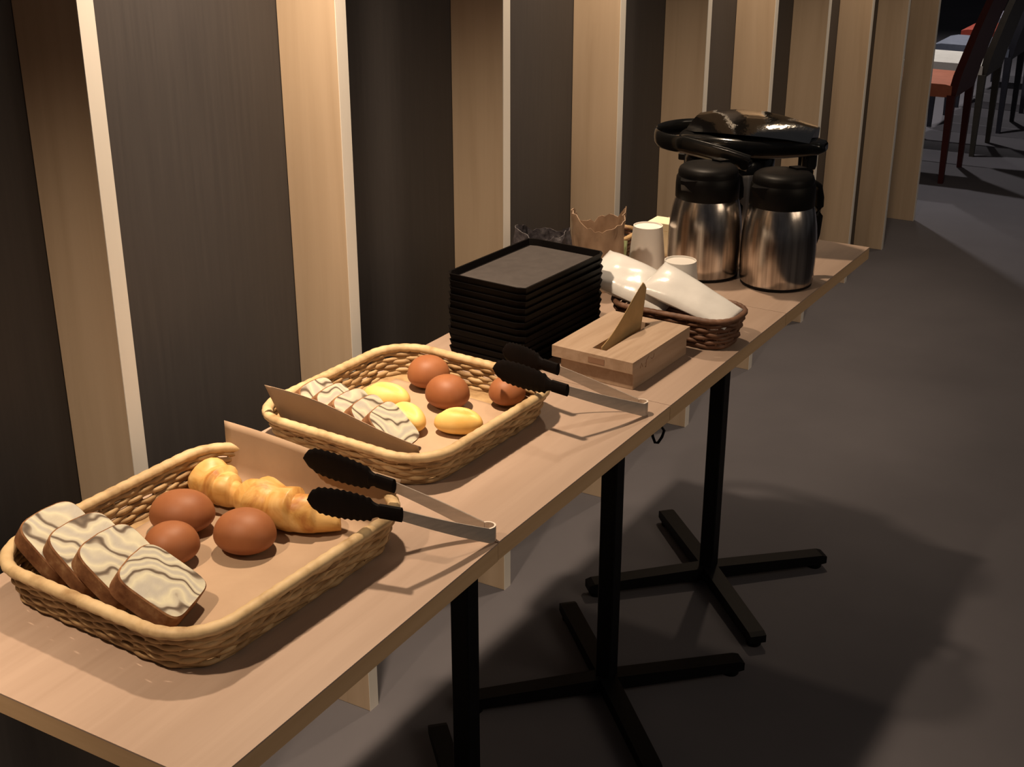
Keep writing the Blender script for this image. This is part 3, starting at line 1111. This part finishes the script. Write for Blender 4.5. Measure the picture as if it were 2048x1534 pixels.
def crumple(a, b_, h, top_r, seed, ragged, n=44, m=16):
    rnd = random.Random(seed)
    ph = [rnd.uniform(0, 6.28) for _ in range(8)]
    rings = []
    tops = [h * (1 + ragged * (1.1 * math.cos(2 * 2 * PI * k / n - 0.6) + 0.35 * math.sin(5 * 2 * PI * k / n + ph[6]) + rnd.uniform(-0.45, 0.45))) for k in range(n)]
    for j in range(m + 1):
        t = j / m
        ring = []
        for k in range(n):
            an = 2 * PI * k / n
            w = 1 + 0.07 * math.sin(4 * an + ph[0] + 3 * t) + 0.05 * math.sin(9 * an + ph[1] - 5 * t) + 0.03 * math.sin(17 * an + ph[2] + 9 * t)
            s = (1 + (top_r - 1) * t) * w * (0.90 + 0.10 * min(1, t * 6))
            ring.append((a * s * math.cos(an), b_ * s * math.sin(an), tops[k] * t))
        rings.append(ring)
    inner = []
    for j in range(m, 0, -1):
        inner.append([(p[0] * 0.965, p[1] * 0.965, p[2] if j == m else p[2]) for p in rings[j]])
    return rings + inner


mb = MB().loft(crumple(0.038, 0.031, 0.132, 1.34, 3, 0.09))
o = mb.build('paper_bag', 'brown_bag', None, smooth=50, loc=(0.213, -0.082, TZ), rot=(0, 0, 0.3))
tag(o, 'crumpled brown paper bag with ragged open top behind the black trays', 'bag')
mb = MB().loft(crumple(0.066, 0.046, 0.122, 0.74, 9, 0.05))
o = mb.build('mesh_bag', 'grey_bag', None, smooth=50, loc=(0.148, -0.175, TZ), rot=(0, 0, 0.0))
tag(o, 'low dark sparkly crumpled bag behind the black trays, left of the paper bag', 'bag')
sb = make_basket('sugar_basket', 0.042, 0.046, 0.025, 0.062, 7, 0.006, 20, 'wicker_dark', 'wicker', 0.0036, 0.0050, (0.155, 0.078, TZ), 0.0, samples=140, wrap=34)
tag(sb, 'small wicker basket with tan rim partly hidden behind the farther paper cup', 'basket')
mb = MB()
mb.sheet(lambda u, v: ((u - 0.5) * 0.040, 0.004 * math.sin(PI * u), 0.064 * v + 0.0012), 8, 6, 0.004)
o = mb.build('sugar_sachet', 'green', None, smooth=40, loc=(0.203, 0.006, TZ + 0.001), rot=(-0.25, 0, 0.2))
tag(o, 'pale green sachet leaning beside the farther paper cup', 'sachet')
cb = empty('card_box', (0.232, 0.183, TZ))
tag(cb, 'bright cream card box between the farther paper cup and left jug', 'box')
MB().box(-0.030, 0.030, -0.022, 0.022, 0, 0.052, bev=0.001).build('carton', 'cream', cb)
MB().box(-0.031, 0.031, -0.023, 0.023, 0.052, 0.068, bev=0.001).build('lid', 'cream', cb)

# ------------------------------------------------------------------ dining chairs far behind


def make_chair(seat_mat, back_mat):
    """origin: floor below the middle of the back; faces -x; width along y"""
    root = empty('dining_chair', (0, 0, 0))
    w = 0.21
    rings = []
    for x, z0, z1, k in ((0.0, 0.405, 0.452, 0.985), (-0.03, 0.40, 0.458, 1), (-0.36, 0.40, 0.460, 1), (-0.40, 0.405, 0.452, 0.96)):
        rings.append([(x, -w * k, z0), (x, w * k, z0), (x, w * k, z1), (x, -w * k, z1)])
    MB().loft(rings).build('seat', seat_mat, root, smooth=30)
    rings = []
    for z, x, th, k in ((0.40, 0.000, 0.036, 0.95), (0.50, 0.018, 0.036, 1.0), (0.70, 0.072, 0.032, 1.0), (0.88, 0.128, 0.028, 0.98), (0.99, 0.166, 0.024, 0.93), (1.0, 0.169, 0.016, 0.90)):
        rings.append([(x - th / 2, -w * k, z), (x + th / 2, -w * k, z), (x + th / 2, w * k, z), (x - th / 2, w * k, z)])
    MB().loft(rings).build('backrest', back_mat, root, smooth=30)
    for sx, sy in ((0, -1), (0, 1), (-1, -1), (-1, 1)):
        x0 = 0.0 if sx == 0 else -0.375
        y0 = sy * (w - 0.018)
        rings = []
        for z, h_ in ((0.0, 0.011), (0.41, 0.018)):
            rings.append([(x0 - h_, y0 - h_, z), (x0 + h_, y0 - h_, z), (x0 + h_, y0 + h_, z), (x0 - h_, y0 + h_, z)])
        MB().loft(rings).build('leg', back_mat, root)
    return root


chairs = [(4.275, 'orange_leather', 'dark_red_leather', 'dark red high-backed leather dining chair nearest the slatted wall end'),
          (4.932, 'white_leather', 'taupe_leather', 'dark taupe high-backed dining chair with a white seat, behind the red chair'),
          (5.594, 'blue_leather', 'ink_leather', 'blue-black high-backed dining chair with a slate blue seat, third in the row'),
          (6.26, 'red_leather', 'ink_leather', 'dark high-backed dining chair with a bright red seat, fourth in the row'),
          (6.93, 'lilac_leather', 'ink_leather', 'dark high-backed dining chair with a pale lilac seat, last in the row')]
made = {}
for y, sm_, bm_, lab in chairs:
    ch = make_chair(sm_, bm_)
    ch.location = (-0.06, y, 0)
    tag(ch, lab, 'chair', 'dining chairs in a row')
